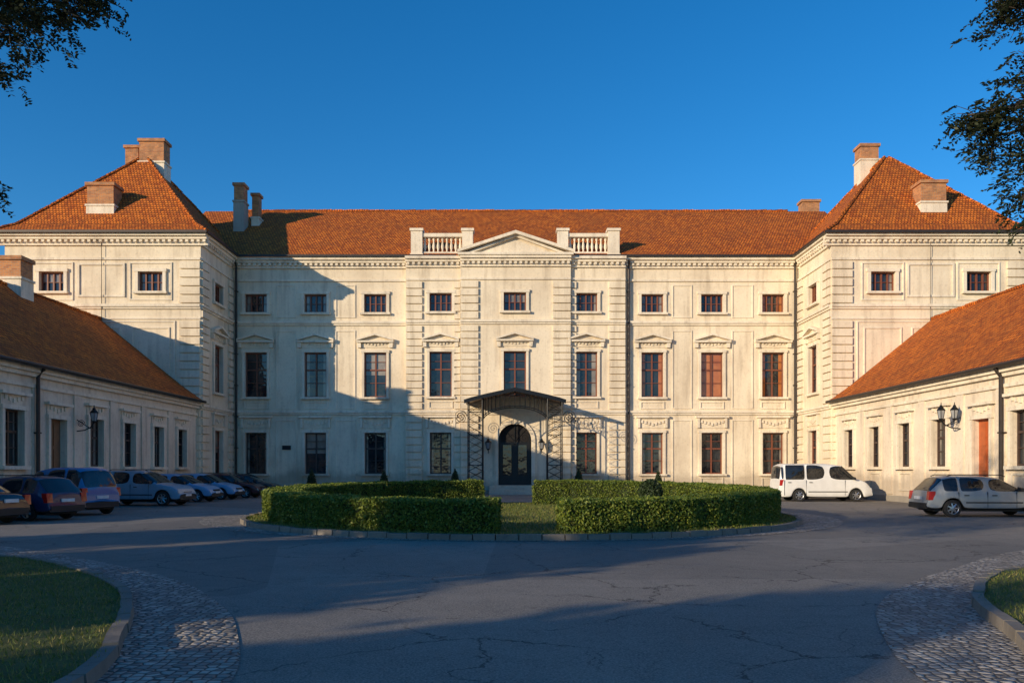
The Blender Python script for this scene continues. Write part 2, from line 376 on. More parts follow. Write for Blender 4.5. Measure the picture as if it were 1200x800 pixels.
# arched door
dc=.2; dn=.6
R=1.15; zs=3.75
arc=[(dc+R*math.cos(t),zs+R*math.sin(t)) for t in np.linspace(0,math.pi,17)]
for i in range(16):
    p,q=arc[i],arc[i+1]
    wl.poly([Fm.P(p[0],p[1],dn),Fm.P(q[0],q[1],dn),Fm.P(q[0],4.9,dn),Fm.P(p[0],4.9,dn)],'wall')
    wl.poly([Fm.P(p[0],p[1],dn),Fm.P(q[0],q[1],dn),Fm.P(q[0],q[1],dn-.3),Fm.P(p[0],p[1],dn-.3)],'wall')
    t0=math.pi*i/16;t1=math.pi*(i+1)/16
    f=lambda r,t:(dc+r*math.cos(t),zs+r*math.sin(t))
    tr.prism(Fm,[f(1.16,t0),f(1.42,t0),f(1.42,t1),f(1.16,t1)],dn-.01,dn+.1,'trim')
for s in (-1,1): tr.box(Fm,*sorted((dc+s*1.16,dc+s*1.42)),.3,zs,dn-.01,dn+.1,'trim')
tr.box(Fm,dc-.16,dc+.16,4.85,5.4,dn+.0,dn+.18,'trim')
m=dn-.28
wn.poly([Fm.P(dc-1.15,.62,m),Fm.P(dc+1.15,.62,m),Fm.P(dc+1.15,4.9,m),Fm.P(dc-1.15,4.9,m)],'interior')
for u0,u1,z0,z1 in ((-1.15,-1.0,.62,4.3),(1.0,1.15,.62,4.3),(-.07,.07,.62,3.5),(-1,1,3.45,3.62),(-1,-.07,.63,1.3),(.07,1,.63,1.3),(-1,-.85,1.3,3.45),(.85,1,1.3,3.45),(-.22,-.07,1.3,3.45),(.07,.22,1.3,3.45),(-.02,.02,3.62,4.85)):
    wn.box(Fm,dc+u0,dc+u1,z0,z1,m,m+.06,'iron')
for s in (-1,1): wn.box(Fm,*sorted((dc+s*.24,dc+s*.83)),1.32,3.43,m+.01,m+.03,'glass')
for t in (math.pi*.25,math.pi*.75):
    wn.tube([Fm.P(dc,zs-.1,m+.03),Fm.P(dc+1.1*math.cos(t),zs+1.1*math.sin(t),m+.03)],.02,'iron',5)
for i in range(4):
    wl.box(Fm,dc-1.75,dc+1.75,.155*i,.155*(i+1)-.001*i,.62,.62+.9+(3-i)*.34,'trim')
for s in (-1,1):
    c=Fm.P(dc+s*1.85,3.1,dn+.45); lamp(mt_,c,1.15)
    mt_.tube([Fm.P(dc+s*1.85,3.0,dn),Fm.P(dc+s*1.85,2.85,dn+.25),Fm.P(dc+s*1.85,3.05,dn+.45)],.025,'iron',5)
# pediment above cornice + attic
zc=16.55
tr.prism(Fm,[(-3.75,zc+.003),(4.25,zc+.003),(4.25,zc+.16),(-3.75,zc+.16)],.0,1.22,'trim')
tr.prism(Fm,[(-3.4,zc+.163),(3.9,zc+.163),(XC,zc+1.4)],.1,.72,'wall')
for s,e in ((-1,-3.78),(1,4.28)):
    tr.prism(Fm,[(e,zc+.165),(e,zc+.36),(XC,zc+1.68),(XC,zc+1.46)],.1,1.22,'trim')
    tr.prism(Fm,[(e-s*.45,zc+.163),(e-s*.9,zc+.163),(XC,zc+1.3),(XC,zc+1.46)],.1,.95,'trim')
tr.prism(Fm,[(-2.4,zc+.2),(2.9,zc+.2),(XC,zc+1.1)],.5,.76,'trim')
for a,b in ((-7.1,-6.3),(-3.5,-2.75),(3.2,3.95),(6.75,7.55)):
    tr.box(Fm,a,b,16.56,18.45,-.45,.3,'trim'); tr.box(Fm,a-.08,b+.08,18.45,18.62,-.53,.38,'trim'); tr.box(Fm,a-.06,b+.06,16.57,16.85,-.51,.36,'trim')
bal=MB()
for a,b in ((-6.3,-3.5),(3.95,6.75)):
    tr.box(Fm,a,b,16.56,17.0,-.3,.2,'trim'); tr.box(Fm,a,b,18.05,18.3,-.32,.22,'trim')
    k=9
    for i in range(k):
        u=a+(i+.5)*(b-a)/k
        bal.lathe(Fm.P(u,17.0,-.05),[(.09,0),(.09,.08),(.05,.14),(.11,.38),(.10,.5),(.05,.78),(.09,.92),(.09,1.05)],'trim',8)
bal.obj('balusters',palace,True)
# pavilions
for xa,xb,Fs,side,wx in ((XL-12.4,XL,FsL,-1,(-29.1,-22.85)),(XR,XR+12.4,FsR,1,(23.45,29.5))):
    holes=[(x-.78,x+.78,12.95,14.2) for x in wx]
    wall(wl,Fp,xa,xb,0,16.3,0,holes,'wall')
    for h in holes: window(wn,Fp,*h,0,ROW2,cols=4); surround(tr,Fp,*h,0,.2)
    for x in wx: panel(tr,Fp,x-1.35,x+1.35,12.4,14.8,0,.08,.06)
    mid=sum(wx)/2; panel(tr,Fp,mid-1.5,mid+1.5,12.6,14.75,0,.13,.08)
    panel(tr,Fp,xa+1.6,xb-1.6,6.4,11.1,0,.08,.065)
    for x in (wx[0],mid,wx[1]): panel(tr,Fp,x-1.2,x+1.2,7.0,10.7,0,.08,.06)
    string(tr,Fp,xa,xb,11.85,0); tr.box(Fp,xa,xb,14.95,15.1,-.01,.10,'trim'); tr.box(Fp,xa,xb,11.2,11.3,-.01,.08,'trim')
    cornice(tr,Fp,xa-.5,xb+.5,0)
    for a,b in ((xa+.02,xa+1.3),(xb-1.3,xb-.02)):
        for z0,z1 in ((.3,5.5),(5.9,11.15),(12.2,14.9)): rustic(tr,Fp,a,b,z0,z1,0)
    c=53.3; holes=[(c-.75,c+.75,1.4,4.3),(c-.75,c+.75,6.8,9.95),(c-.75,c+.75,12.75,14.05)]
    wall(wl,Fs,YP,YM,0,16.3,0,holes,'wall')
    window(wn,Fs,*holes[0],0,ROW3); window(wn,Fs,*holes[1],0,ROW3); window(wn,Fs,*holes[2],0,ROW2,cols=4)
    for h in holes: surround(tr,Fs,*h,0)
    gheader(tr,Fs,c,1.75,4.62,0); pediment(tr,Fs,c,1.8,10.3,0)
    string(tr,Fs,YP,YM-.25,11.85,0); string(tr,Fs,YP,YM-.25,5.55,0); tr.box(Fs,YP,YM-.15,14.95,15.1,-.01,.10,'trim')
    cornice(tr,Fs,YP,YM-.55,0); tr.box(Fs,YP,YM-.2,0,.28,-.01,.16,'stone')
    for z0,z1 in ((.3,5.5),(5.9,11.8),(12.2,14.9)):
        rustic(tr,Fs,YP+.02,YP+1.25,z0,z1,0); rustic(tr,Fs,YM-1.0,YM-.12,z0,z1,0)
    xo=xa if side<0 else xb
    wl.poly([(xo,YP,0),(xo,62.2,0),(xo,62.2,16.3),(xo,YP,16.3)],'wall'); wl.poly([(xa,62.2,0),(xb,62.2,0),(xb,62.2,16.3),(xa,62.2,16.3)],'wall')
wl.poly([(XL,72,0),(XR,72,0),(XR,72,16.3),(XL,72,16.3)],'wall')
wl.poly([(XL,62.2,0),(XL,72,0),(XL,72,16.3),(XL,62.2,16.3)],'wall'); wl.poly([(XR,62.2,0),(XR,72,0),(XR,72,16.3),(XR,62.2,16.3)],'wall')
wl.obj('walls',palace); tr.obj('stucco_trim',palace); wn.obj('windows',palace)
for u,z1 in ((XL+.3,16.3),(XR-.3,16.3),(8.2,16.3)): pipe(mt_,Fm,u,0,z1,0)
mt_.box(Fm,XL-.2,-3.9,16.56,16.69,.53,.68,'gutter'); mt_.box(Fm,4.4,XR+.2,16.56,16.69,.53,.68,'gutter')
mt_.tube([Fp.P(-25.9,16,.16),Fp.P(-25.9,6,.12)],.02,'gutter',4); mt_.tube([Fp.P(26.4,16,.16),Fp.P(26.4,6,.12)],.02,'gutter',4)
mt_.box(Fm,-16.2,-15.6,3.1,3.4,0,.07,'iron')
# roofs
rf=MB()
E=.62; ze=16.6; rz=22.5; ry=64.2
def slope(pts,k='roof'): rf.poly(pts,k)
slope([(XL-5,YM-E,ze),(XR+5,YM-E,ze),(XR+5,ry,rz),(XL-5,ry,rz)])
slope([(XL-5,72.6,ze),(XR+5,72.6,ze),(XR+5,ry,rz),(XL-5,ry,rz)])
def ridge(p,q,r=.13,step=.42):
    p=Vector(p);q=Vector(q); n=max(1,int((q-p).length/step))
    for i in range(n):
        a=p.lerp(q,i/n); b=p.lerp(q,(i+1)/n); o=Vector((0,0,random.uniform(-.02,.02))); rf.tube([a+o,b+o],[r*.84,r],'roof',6)
ridge((XL-2,ry,rz+.02),(XR+2,ry,rz+.02))
for xa,xb in ((XL-12.4-E,XL+E),(XR-E,XR+12.4+E)):
    xm=(xa+xb)/2; y0=YP-E; y1=62.8; ym=56.3; za=23.7
    def ring(t): 
        z={0:ze,.16:ze+.75,1:za}[t]; k=1-{0:0,.16:.16,1:.98}[t]
        return [(xm+(x-xm)*k,ym+(y-ym)*k,z) for x,y in ((xa,y0),(xb,y0),(xb,y1),(xa,y1))]
    r0,r1,r2=ring(0),ring(.16),ring(1)
    for A,B in ((r0,r1),(r1,r2)):
        for i in range(4):
            j=(i+1)%4; slope([A[i],A[j],B[j],B[i]])
    slope(r2)
    up=Vector((0,0,.03))
    for i in range(4): ridge(Vector(r1[i])+up,Vector(r0[i])+up,.12); ridge(Vector(r2[i])+up,Vector(r1[i])+up,.12)
    mt_.wbox(xa-.02,xb+.02,y0-.10,y0+.05,ze-.09,ze+.05,'gutter')
    ix=xb if xa<0 else xa
    mt_.wbox(ix-.07,ix+.07,y0+.06,YM-.7,ze-.09,ze+.05,'gutter')
    rf.wbox(xa+.06,xb-.06,y0+.06,y1-.06,ze-.05,ze-.012,'trim')
rf.obj('roof',palace); mt_.obj('gutters_lamps_and_downpipes',palace)
# chimneys
ch=MB()
def chimney(x,y,w,d,z0,z1,top='brick',base='trim',split=.5):
    zm=z0+(z1-z0)*split
    ch.wbox(x-w/2,x+w/2,y-d/2,y+d/2,z0,zm,base)
    ch.wbox(x-w/2-.06,x+w/2+.06,y-d/2-.06,y+d/2+.06,zm,zm+.12,base)
    ch.wbox(x-w/2+.04,x+w/2-.04,y-d/2+.04,y+d/2-.04,zm+.12,z1-.2,top)
    ch.wbox(x-w/2-.06,x+w/2+.06,y-d/2-.06,y+d/2+.06,z1-.2,z1,top)
    ch.wbox(x-w/2+.15,x+w/2-.15,y-d/2+.15,y+d/2-.15,z1,z1+.02,'interior')
chimney(-27.0,57,1.0,1.0,21.5,24.7,split=.3); chimney(-25.3,56.4,1.8,1.1,21.5,24.9,split=.5)
chimney(-26.7,52.2,1.8,1.2,17.5,20.3,split=.45)
chimney(-20.6,60.5,.8,1.0,18.5,23.3,base='stone',split=.7); chimney(-19.7,61.5,.6,.8,19,22.9,split=.5)
chimney(25.6,57.5,1.35,1.1,21.0,25.0,split=.7); chimney(27.4,52.3,1.7,1.2,17.5,20.5,split=.5)
chimney(24.6,66,1.5,1,20,23.9)
ch.obj('chimneys',palace)
# entrance canopy
cp=MB(); yF=52.3; yB=55.6
def cz(x): return 6.2+.8*max(0,1-(abs(x-.2)/3.36))**.85
xs=np.linspace(-3.15,3.55,19)
M['canopy']=simple('canopy_sheet_metal',(.16,.10,.07),.45,.1)
for i in range(18):
    a,b=xs[i],xs[i+1]
    cp.hexa([(a,yF,cz(a)),(b,yF,cz(b)),(b,yB,cz(b)),(a,yB,cz(a)),(a,yF,cz(a)+.05),(b,yF,cz(b)+.05),(b,yB,cz(b)+.05),(a,yB,cz(a)+.05)],'canopy')
    cp.hexa([(a,yF-.06,cz(a)-.16),(b,yF-.06,cz(b)-.16),(b,yF-.005,cz(b)-.16),(a,yF-.005,cz(a)-.16),(a,yF-.06,cz(a)+.09),(b,yF-.06,cz(b)+.09),(b,yF-.005,cz(b)+.09),(a,yF-.005,cz(a)+.09)],'iron')
for i in range(0,19,3): cp.tube([(xs[i],yF,cz(xs[i])+.07),(xs[i],yB,cz(xs[i])+.07)],.03,'iron',5)
for yy in (yF+.1,yF+1.6):
    arcp=[(.2+2.2*math.cos(t),yy,4.9+1.0*math.sin(t)) for t in np.linspace(0,math.pi,17)]
    cp.tube(arcp,.035,'iron',5)
    for t in np.linspace(.15,math.pi-.15,19):
        x=.2+2.2*math.cos(t); cp.tube([(x,yy,4.9+1.0*math.sin(t)),(x,yy,cz(x)-.02)],.017,'iron',4)
    for s in (-1,1):
        for x in (.2+s*2.15,.2+s*3.1):
            cp.tube([(x,yy,0),(x,yy,cz(x))],.04,'iron',6)
        x0,x1=sorted((.2+s*2.15,.2+s*3.1)); z=.1
        while z<5.9:
            cp.tube([(x0,yy,z),(x1,yy,z+.5)],.013,'iron',4); cp.tube([(x1,yy,z),(x0,yy,z+.5)],.013,'iron',4); z+=.5
        for z in (.1,2,4,5.6): cp.tube([(x0,yy,z),(x1,yy,z)],.02,'iron',4)
        q=[]
        for t in np.linspace(0,4.5*math.pi,40):
            r=.42*(1-t/(5*math.pi)); q.append((.2+s*(3.6)+r*math.cos(t)*-s,yy,5.2+r*math.sin(t)))
        cp.tube(q,.018,'iron',4)
cp.obj('entrance_canopy',palace)
# ------------------------------------------------------------ WINGS
def wingb(name,side,X,wins,doors,pipes,y0,y1,chim):
    global ch,rf
    p=empty(name); F=Fr((X,0,0),(0,1,0),(-side,0,0)); w=MB();t=MB();g=MB();mm=MB();r=MB()
    holes=[(c-.62,c+.62,1.85,4.1) for c in wins]+[(c-.62,c+.62,.35,3.9) for c,_ in doors]
    wall(w,F,y0,y1,0,5.95,0,holes,'wall2')
    for h in holes:
        if h[2]==1.85:
            window(g,F,*h,0,ROW3,'wooddark'); 
            surround(t,F,*h,0)
        else:
            k=[d for d in doors if abs(d[0]-.62-h[0])<.01][0][1]
            g.box(F,h[0],h[1],.35,3.9,-.28,-.2,k)
            for a,b in ((.5,1.5),(1.65,2.6),(2.75,3.75)):
                g.box(F,h[0]+.12,h[0]+.55,a,b,-.2,-.17,k); g.box(F,h[1]-.55,h[1]-.12,a,b,-.2,-.17,k)
            surround(t,F,*h,0,sill=False)
            t.box(F,h[0]-.5,h[1]+.5,0,.17,.0,1.3,'stone'); t.box(F,h[0]-.3,h[1]+.3,.17,.345,.0,.9,'stone')
        c=(h[0]+h[1])/2; z=h[3]+.17
        t.box(F,c-.78,c+.78,z+.002,z+.42,-.01,.05,'wall2'); t.box(F,c-.95,c+.95,z+.42,z+.54,-.01,.24,'trim')
        for i in range(5):
            u=c+(i-2)*.27; t.box(F,u-.07,u+.07,z+.1+.06*abs(i-2),z+.27+.06*abs(i-2),.05,.11,'trim')
        if h[2]==1.85: panel(t,F,c-.65,c+.65,.6,1.55,0)
    allc=sorted([c for c in wins]+[d[0] for d in doors])
    for a,b in zip(allc[:-1],allc[1:]):
        if b-a>2.6:
            m_=(a+b)/2; t.box(F,m_-.3,m_+.3,.4,5.1,-.01,.07,'wall2')
    t.box(F,y0,y1,0,.32,-.01,.12,'stone'); t.box(F,y0,y1,5.1,5.25,-.01,.11,'trim'); t.box(F,y0,y1,5.55,5.72,-.01,.18,'trim'); t.box(F,y0,y1,5.72,5.94,-.01,.32,'trim')
    xo=X+side*12.2; xr=(X+xo)/2; zr=11.2
    w.poly([(X,y0,0),(xo,y0,0),(xo,y0,5.95),(xr,y0,11.0),(X,y0,5.95)],'wall2'); w.poly([(xo,y0,0),(xo,y1,0),(xo,y1,5.95),(xo,y0,5.95)],'wall2')
    xe=X-side*.5; xf=X+side*1.1
    ya=y0-.3; yb=y1-.03
    r.poly([(xe,ya,6.0),(xe,yb,6.0),(xf,yb,7.15),(xf,ya,7.15)],'roof'); r.poly([(xf,ya,7.15),(xf,yb,7.15),(xr,yb,zr),(xr,ya,zr)],'roof')
    r.poly([(xo+side*.5,ya,6.0),(xo+side*.5,yb,6.0),(xr,yb,zr),(xr,ya,zr)],'roof')
    r.poly([(xe,ya,5.96),(xe,yb,5.96),(X,yb,5.96),(X,ya,5.96)],'trim')
    rf=r; ridge((xr,ya,zr+.03),(xr,yb,zr+.03))
    mm.tube([(xe-side*.06,ya,5.97),(xe-side*.06,yb,5.97)],.085,'gutter',8)
    for u in pipes: pipe(mm,F,u,0,5.9,0)
    if chim:
        ch=MB(); chimney(*chim); ch.obj('chimney',p)
    w.obj('walls',p);t.obj('stucco_trim',p);g.obj('windows_and_doors',p);mm.obj('gutters',p);r.obj('roof',p)
    return F
FL=wingb('low_side_wing',-1,-19.95,[25.4,28.6,31.8,38.1,41.4,44.8,48.0],[(34.9,'doorbrown')],[33.2],21.8,YP,(-26.0,41.5,1.5,1.1,10.3,12.7))
FR=wingb('low_side_wing',1,20.45,[25.4,28.9,31.9,38.0,41.4,44.8,48.2],[(34.6,'doororange')],[33.0],21.8,YP,None)
def lantern(F,u,z,reach,heads):
    p=empty('wall_lantern'); m=MB(); q=[]
    m.box(F,u-.06,u+.06,z-.7,z+.1,0,.04,'iron')
    m.tube([F.P(u,z-.55,.03),F.P(u,z-.5,reach*.5),F.P(u,z-.35,reach*.85),F.P(u,z-.15,reach)],.028,'iron',6)
    m.tube([F.P(u,z,.03),F.P(u,z-.2,reach*.4),F.P(u,z-.42,reach*.8)],.02,'iron',6)
    for t in np.linspace(0,4*math.pi,28):
        r=.17*(1-t/(5*math.pi)); q.append(F.P(u,z-.2+r*math.sin(t),reach*.3+r*math.cos(t)))
    m.tube(q,.014,'iron',4)
    for du,dn_ in heads:
        c=F.P(u+du,z-.12,reach+dn_)
        if du or dn_: m.tube([F.P(u,z-.4,reach*.7),F.P(u+du,z-.3,reach+dn_),F.P(u+du,z-.1,reach+dn_)],.02,'iron',5)
        lamp(m,c)
    m.obj('lantern_body',p,uv=False)
lantern(FL,36.4,4.0,.85,[(0,0)]); lantern(FR,36.2,4.1,.95,[(0,0),(-.2,-.5)])
rl=MB()
for uu in (33.75,35.45):
    F=FR; rl.tube([F.P(uu,1.35,.1),F.P(uu,1.3,.9),F.P(uu,.95,1.35),F.P(uu,.0,1.4)],.028,'iron',6)
    for n_ in (.3,.6,.9): rl.tube([F.P(uu,.17,n_),F.P(uu,1.32,n_)],.014,'iron',5)
rl.obj('stair_railing',None,uv=False)
# ------------------------------------------------------------ GROUND
g=MB(); k=48
g.poly([(1500*math.cos(2*math.pi*i/k),1500*math.sin(2*math.pi*i/k),0) for i in range(k)],'field'); g.obj('ground',uv=False)
g=MB(); g.poly([(-19.95,-40,.004),(20.45,-40,.004),(20.45,YP,.004),(20.2,YP,.004),(20.2,YM,.004),(-19.7,YM,.004),(-19.7,YP,.004),(-19.95,YP,.004)],'asphalt'); g.obj('asphalt_courtyard',uv=False)
def crom(P,m=8):
    P=[Vector((*p,0)) for p in P]; out=[]
    for i in range(len(P)-1):
        a=P[max(i-1,0)];b=P[i];c=P[i+1];d=P[min(i+2,len(P)-1)]
        for j in range(m):
            t=j/m; out.append(.5*((2*b)+(c-a)*t+(2*a-5*b+4*c-d)*t*t+(3*b-a-3*c+d)*t**3))
    out.append(P[-1]); return out
def resamp(P,n):
    L=[0]
    for a,b in zip(P[:-1],P[1:]): L.append(L[-1]+(b-a).length)
    out=[];i=0
    for k in range(n):
        s=L[-1]*k/(n-1)
        while i<len(L)-2 and L[i+1]<s: i+=1
        t=(s-L[i])/max(1e-6,L[i+1]-L[i]); out.append(P[i].lerp(P[i+1],t))
    return out
LO=[(-19.9,20.6),(-15.5,19.2),(-11.3,17.6),(-8.1,15.1),(-5.3,12.4),(-3.6,9.9),(-2.8,8.13),(-2.24,6.34),(-2.1,4),(-2.1,-10)]
LG=[(-19.9,17.4),(-13,15.9),(-9.5,14.8),(-8,13.8),(-6.4,12.2),(-5.3,10.8),(-4.5,9.3),(-3.86,7.74),(-3.4,6.34),(-3.3,4),(-3.3,-10)]
RO=[(20.4,20.6),(15.5,19),(10.7,16.7),(7.7,13.8),(5.8,11.75),(4.5,9.8),(3.65,7.74),(3.3,6.34),(3.2,4),(3.2,-10)]
RG=[(20.4,16.4),(13,14.9),(8.4,13),(7.2,12),(6.4,10.9),(5.66,9.6),(4.98,7.74),(4.4,6.34),(4.3,4),(4.3,-10)]
def kerbline(mb,pts,w=.15,z=.13,closed=False):
    tot=sum((b-a).length for a,b in zip(pts[:-1],pts[1:])); n=int(tot/.55)
    q=resamp(pts,n+1)
    for a,b in zip(q[:-1],q[1:]):
        d=(b-a); L=d.length; d.normalize(); s=Vector((-d.y,d.x,0))*w/2; a2=a+d*.012; b2=b-d*.012
        a2=a2+s*random.uniform(-.12,.12); b2=b2+s*random.uniform(-.12,.12)
        zz=z+random.uniform(-.015,.012); up=Vector((0,0,zz))
        mb.hexa([a2-s,b2-s,b2+s,a2+s,a2-s*.86+up,b2-s*.86+up,b2+s*.86+up,a2+s*.86+up],'kerb')
M['kerb']=plaster('kerb_stone',(.33,.29,.24),(.16,.14,.12),1.2)
def inpoly(x,y,P):
    c=np.zeros(len(x),bool); n=len(P)
    for i in range(n):
        x0,y0=P[i][0],P[i][1]; x1,y1=P[(i+1)%n][0],P[(i+1)%n][1]
        if y0==y1: continue
        k=((y0>y)!=(y1>y))&(x<(x1-x0)*(y-y0)/(y1-y0)+x0); c^=k
    return c
for O,G,sx in ((LO,LG,-19.9),(RO,RG,20.4)):
    o_=crom(O);g_=crom(G); a=resamp(o_,90); b=resamp(g_,90); mb=MB()
    for i in range(89): mb.poly([a[i]+Vector((0,0,.012)),a[i+1]+Vector((0,0,.012)),b[i+1]+Vector((0,0,.012)),b[i]+Vector((0,0,.012))],'cobble')
    mb.obj('cobblestone_verge',uv=False)
    poly=[(p.x,p.y) for p in g_]+[(sx,-10)]
    me=bpy.data.meshes.new('lawn'); bm=bmesh.new(); vs=[bm.verts.new((x,y,.10)) for x,y in poly]; f=bm.faces.new(vs); bmesh.ops.triangulate(bm,faces=[f]); bm.to_mesh(me); bm.free()
    me.materials.append(M['grass']); ob=bpy.data.objects.new('lawn',me); COL.objects.link(ob)
    mb=MB(); kerbline(mb,g_); mb.obj('kerb_stones',uv=False)
    n=75000; x=rng.uniform(min(sx,0),max(sx,0),n*2); y=rng.uniform(3,17.5,n*2)
    msk=inpoly(x,y,poly); x=x[msk];y=y[msk]; keep=np.abs(x)<y*.66+1.2; x=x[keep];y=y[keep]
    C=np.stack([x,y,np.full(len(x),.10)],1); th=rng.uniform(0,6.28,len(x)); 
    A=np.stack([np.cos(th)*.006,np.sin(th)*.006,0*th],1); h=rng.uniform(.015,.055,len(x)); B=np.stack([rng.normal(0,.02,len(x)),rng.normal(0,.02,len(x)),h],1)
    quads('grass_blades',C,A,B,M['blade'],ob,True)
# central island
IC=(.3,28.5); IR=9.4
mb=MB(); k=96; cy=IC[1]+.9
for i in range(k):
    t0=2*math.pi*i/k;t1=2*math.pi*(i+1)/k
    mb.poly([(IC[0]+IR*math.cos(t0),IC[1]+IR*math.sin(t0),.012),(IC[0]+IR*math.cos(t1),IC[1]+IR*math.sin(t1),.012),(IC[0]+11.1*math.cos(t1),cy+10.6*math.sin(t1),.012),(IC[0]+11.1*math.cos(t0),cy+10.6*math.sin(t0),.012)],'cobble')
mb.obj('cobblestone_ring',uv=False)
mb=MB(); mb.poly([(IC[0]+IR*math.cos(2*math.pi*i/k),IC[1]+IR*math.sin(2*math.pi*i/k),.12) for i in range(k)],'grass'); isl=mb.obj('island_lawn',uv=False)
mb=MB(); kerbline(mb,[Vector((IC[0]+IR*math.cos(2*math.pi*i/k),IC[1]+IR*math.sin(2*math.pi*i/k),0)) for i in range(k+1)],.18,.15); mb.obj('kerb_stones',uv=False)
n=50000; r=IR*np.sqrt(rng.uniform(0,1,n))*.99; t=rng.uniform(0,6.283,n)
C=np.stack([IC[0]+r*np.cos(t),IC[1]+r*np.sin(t),np.full(n,.12)],1); th=rng.uniform(0,6.28,n)
quads('grass_blades',C,np.stack([np.cos(th)*.012,np.sin(th)*.012,0*th],1),np.stack([rng.normal(0,.03,n),rng.normal(0,.03,n),rng.uniform(.03,.09,n)],1),M['blade'],isl,True)
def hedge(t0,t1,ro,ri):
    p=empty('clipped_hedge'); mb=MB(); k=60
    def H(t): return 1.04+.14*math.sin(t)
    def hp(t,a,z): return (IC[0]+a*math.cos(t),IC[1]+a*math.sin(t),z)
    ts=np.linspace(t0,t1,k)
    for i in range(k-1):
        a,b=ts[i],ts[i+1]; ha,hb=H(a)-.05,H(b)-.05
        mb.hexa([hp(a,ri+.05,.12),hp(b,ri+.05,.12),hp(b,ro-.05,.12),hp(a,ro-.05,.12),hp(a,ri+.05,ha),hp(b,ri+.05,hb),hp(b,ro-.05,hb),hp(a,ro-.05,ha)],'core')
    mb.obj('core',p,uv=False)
    n=105000; w=rng.choice(3,n,p=[.36,.38,.26]); t=rng.uniform(min(t0,t1),max(t0,t1),n); h=1.04+.14*np.sin(t)
    u=rng.uniform(0,1,n); rr=np.where(w==0,ro,np.where(w==2,ri,ri+(ro-ri)*u)); z=np.where(w==1,h,.12+(h-.1)*u)
    lump=.025*np.sin(t*23+z*3)+.025*np.sin(t*57+rr*2)+rng.normal(0,.028,n)
    rr=rr+np.where(w==0,lump,np.where(w==2,-lump,0)); z=z+np.where(w==1,lump*.8,0)
    C=np.stack([IC[0]+rr*np.cos(t),IC[1]+rr*np.sin(t),z],1)
    m=1800; E_=[]
    for te in (t0,t1):
        r2=rng.uniform(ri,ro,m); tt=te+rng.normal(0,.04,m)/8; E_.append(np.stack([IC[0]+r2*np.cos(tt),IC[1]+r2*np.sin(tt),rng.uniform(.12,.98,m)],1))
    C=np.concatenate([C]+E_); A,B=rand_leaves(len(C),.036,.6); quads('leaves',C,A,B,M['hedgeleaf'],p)
hedge(math.pi*1.5+.12,math.pi*2.5-.09,8.75,7.6)
hedge(math.pi*1.5-.085,math.pi*.5+.21,8.75,7.6)
def cone(x,y,h,r,nm='conical_yew'):
    p=empty(nm,(x,y,0)); mb=MB(); mb.lathe((0,0,.03),[(r*.9,0),(r*.95,.2),(r*.5,h*.55),(.02,h*.95)],'core',10); mb.obj('core',p,uv=False)
    n=5000; z=h*(1-np.sqrt(rng.uniform(0,1,n))); t=rng.uniform(0,6.28,n); rr=r*(1-z/h)**.8+rng.normal(0,.03,n)
    A,B=rand_leaves(n,.05,.4); quads('needles',np.stack([rr*np.cos(t),rr*np.sin(t),z+.03],1),A,B,M['yewleaf'],p)
for x,y,h in ((-12.2,48.5,1.75),(-7.8,48.5,1.65),(-3.5,49,1.75),(4.1,49,1.8),(8.9,48.5,1.6)): cone(x,y,h,.42)
def shrub(x,y,z0,h,r):
    p=empty('round_topiary',(x,y,0)); n=4500; a=rng.normal(size=(n,3)); a/=np.linalg.norm(a,axis=1)[:,None]
    a*=rng.uniform(.75,1.08,(n,1)); C=a*np.array([r,r,h/2])+np.array([0,0,z0+h/2]); A,B=rand_leaves(n,.045,.5); quads('leaves',C,A,B,M['yewleaf'],p)
    mb=MB(); mb.tube([(0,0,.1),(0,0,z0+.2)],.05,'bark',7); mb.lathe((0,0,z0),[(.02,h*.05),(r*.75,h*.25),(r*.85,h*.5),(r*.5,h*.85),(0,h*.95)],'core',10); mb.obj('stem_and_core',p,uv=False)
shrub(4.7,27.0,.5,.85,.38)
# ------------------------------------------------------------ TREES
def limb(mb,p0,p1,r0,r1,j=.25,n=6):
    P=[];R=[]
    p0=Vector(p0);p1=Vector(p1)
    for i in range(n):
        t=i/(n-1); o=Vector((random.gauss(0,j),random.gauss(0,j),random.gauss(0,j*.6)))*(0 if i in(0,n-1) else 1)*.5
        P.append(p0.lerp(p1,t)+o); R.append(r0+(r1-r0)*t)
    mb.tube(P,R,'bark',8); return P
def tree_meshes(seed,H,Rc,nclump,nleaf,size,zlow):
    random.seed(seed); mb=MB(); limb(mb,(0,0,0),(.2,.1,H*.5),.24,.14,.15); cl=[]
    for i in range(nclump):
        while True:
            v=Vector((random.uniform(-1,1),random.uniform(-1,1),random.uniform(-1,1)))
            if .35<v.length<1: break
        c=Vector((v.x*Rc,v.y*Rc,(H+zlow)/2+v.z*(H-zlow)/2)); cl.append((c,random.uniform(.5,1.1)))
        if i%3==0: limb(mb,(.1,.05,H*random.uniform(.2,.5)),c,.08,.015,.3)
    Cs=[]
    for c,r in cl:
        a=rng.normal(size=(nleaf,3))*r*.5; a[:,2]*=.7; Cs.append(a+np.array(c))
    C=np.concatenate(Cs); A,B=rand_leaves(len(C),size,.6)
    return mb,C,A,B
mb,C,A,B=tree_meshes(3,8.6,2.6,80,200,.20,1.2)
t1=mb.obj('trunk_and_limbs',uv=False); l1=quads('foliage',C,A,B,M['treeleaf'])
T1=empty('deciduous_tree',(-21,-1.6,0)); t1.parent=T1; l1.parent=T1
T1.scale=(.95,.95,.95)
def inst(x,y,rz,s):
    e=empty('deciduous_tree',(x,y,0),rz); e.scale=(s,s,s)
    for o in (t1,l1):
        c=bpy.data.objects.new(o.name,o.data); COL.objects.link(c); c.parent=e
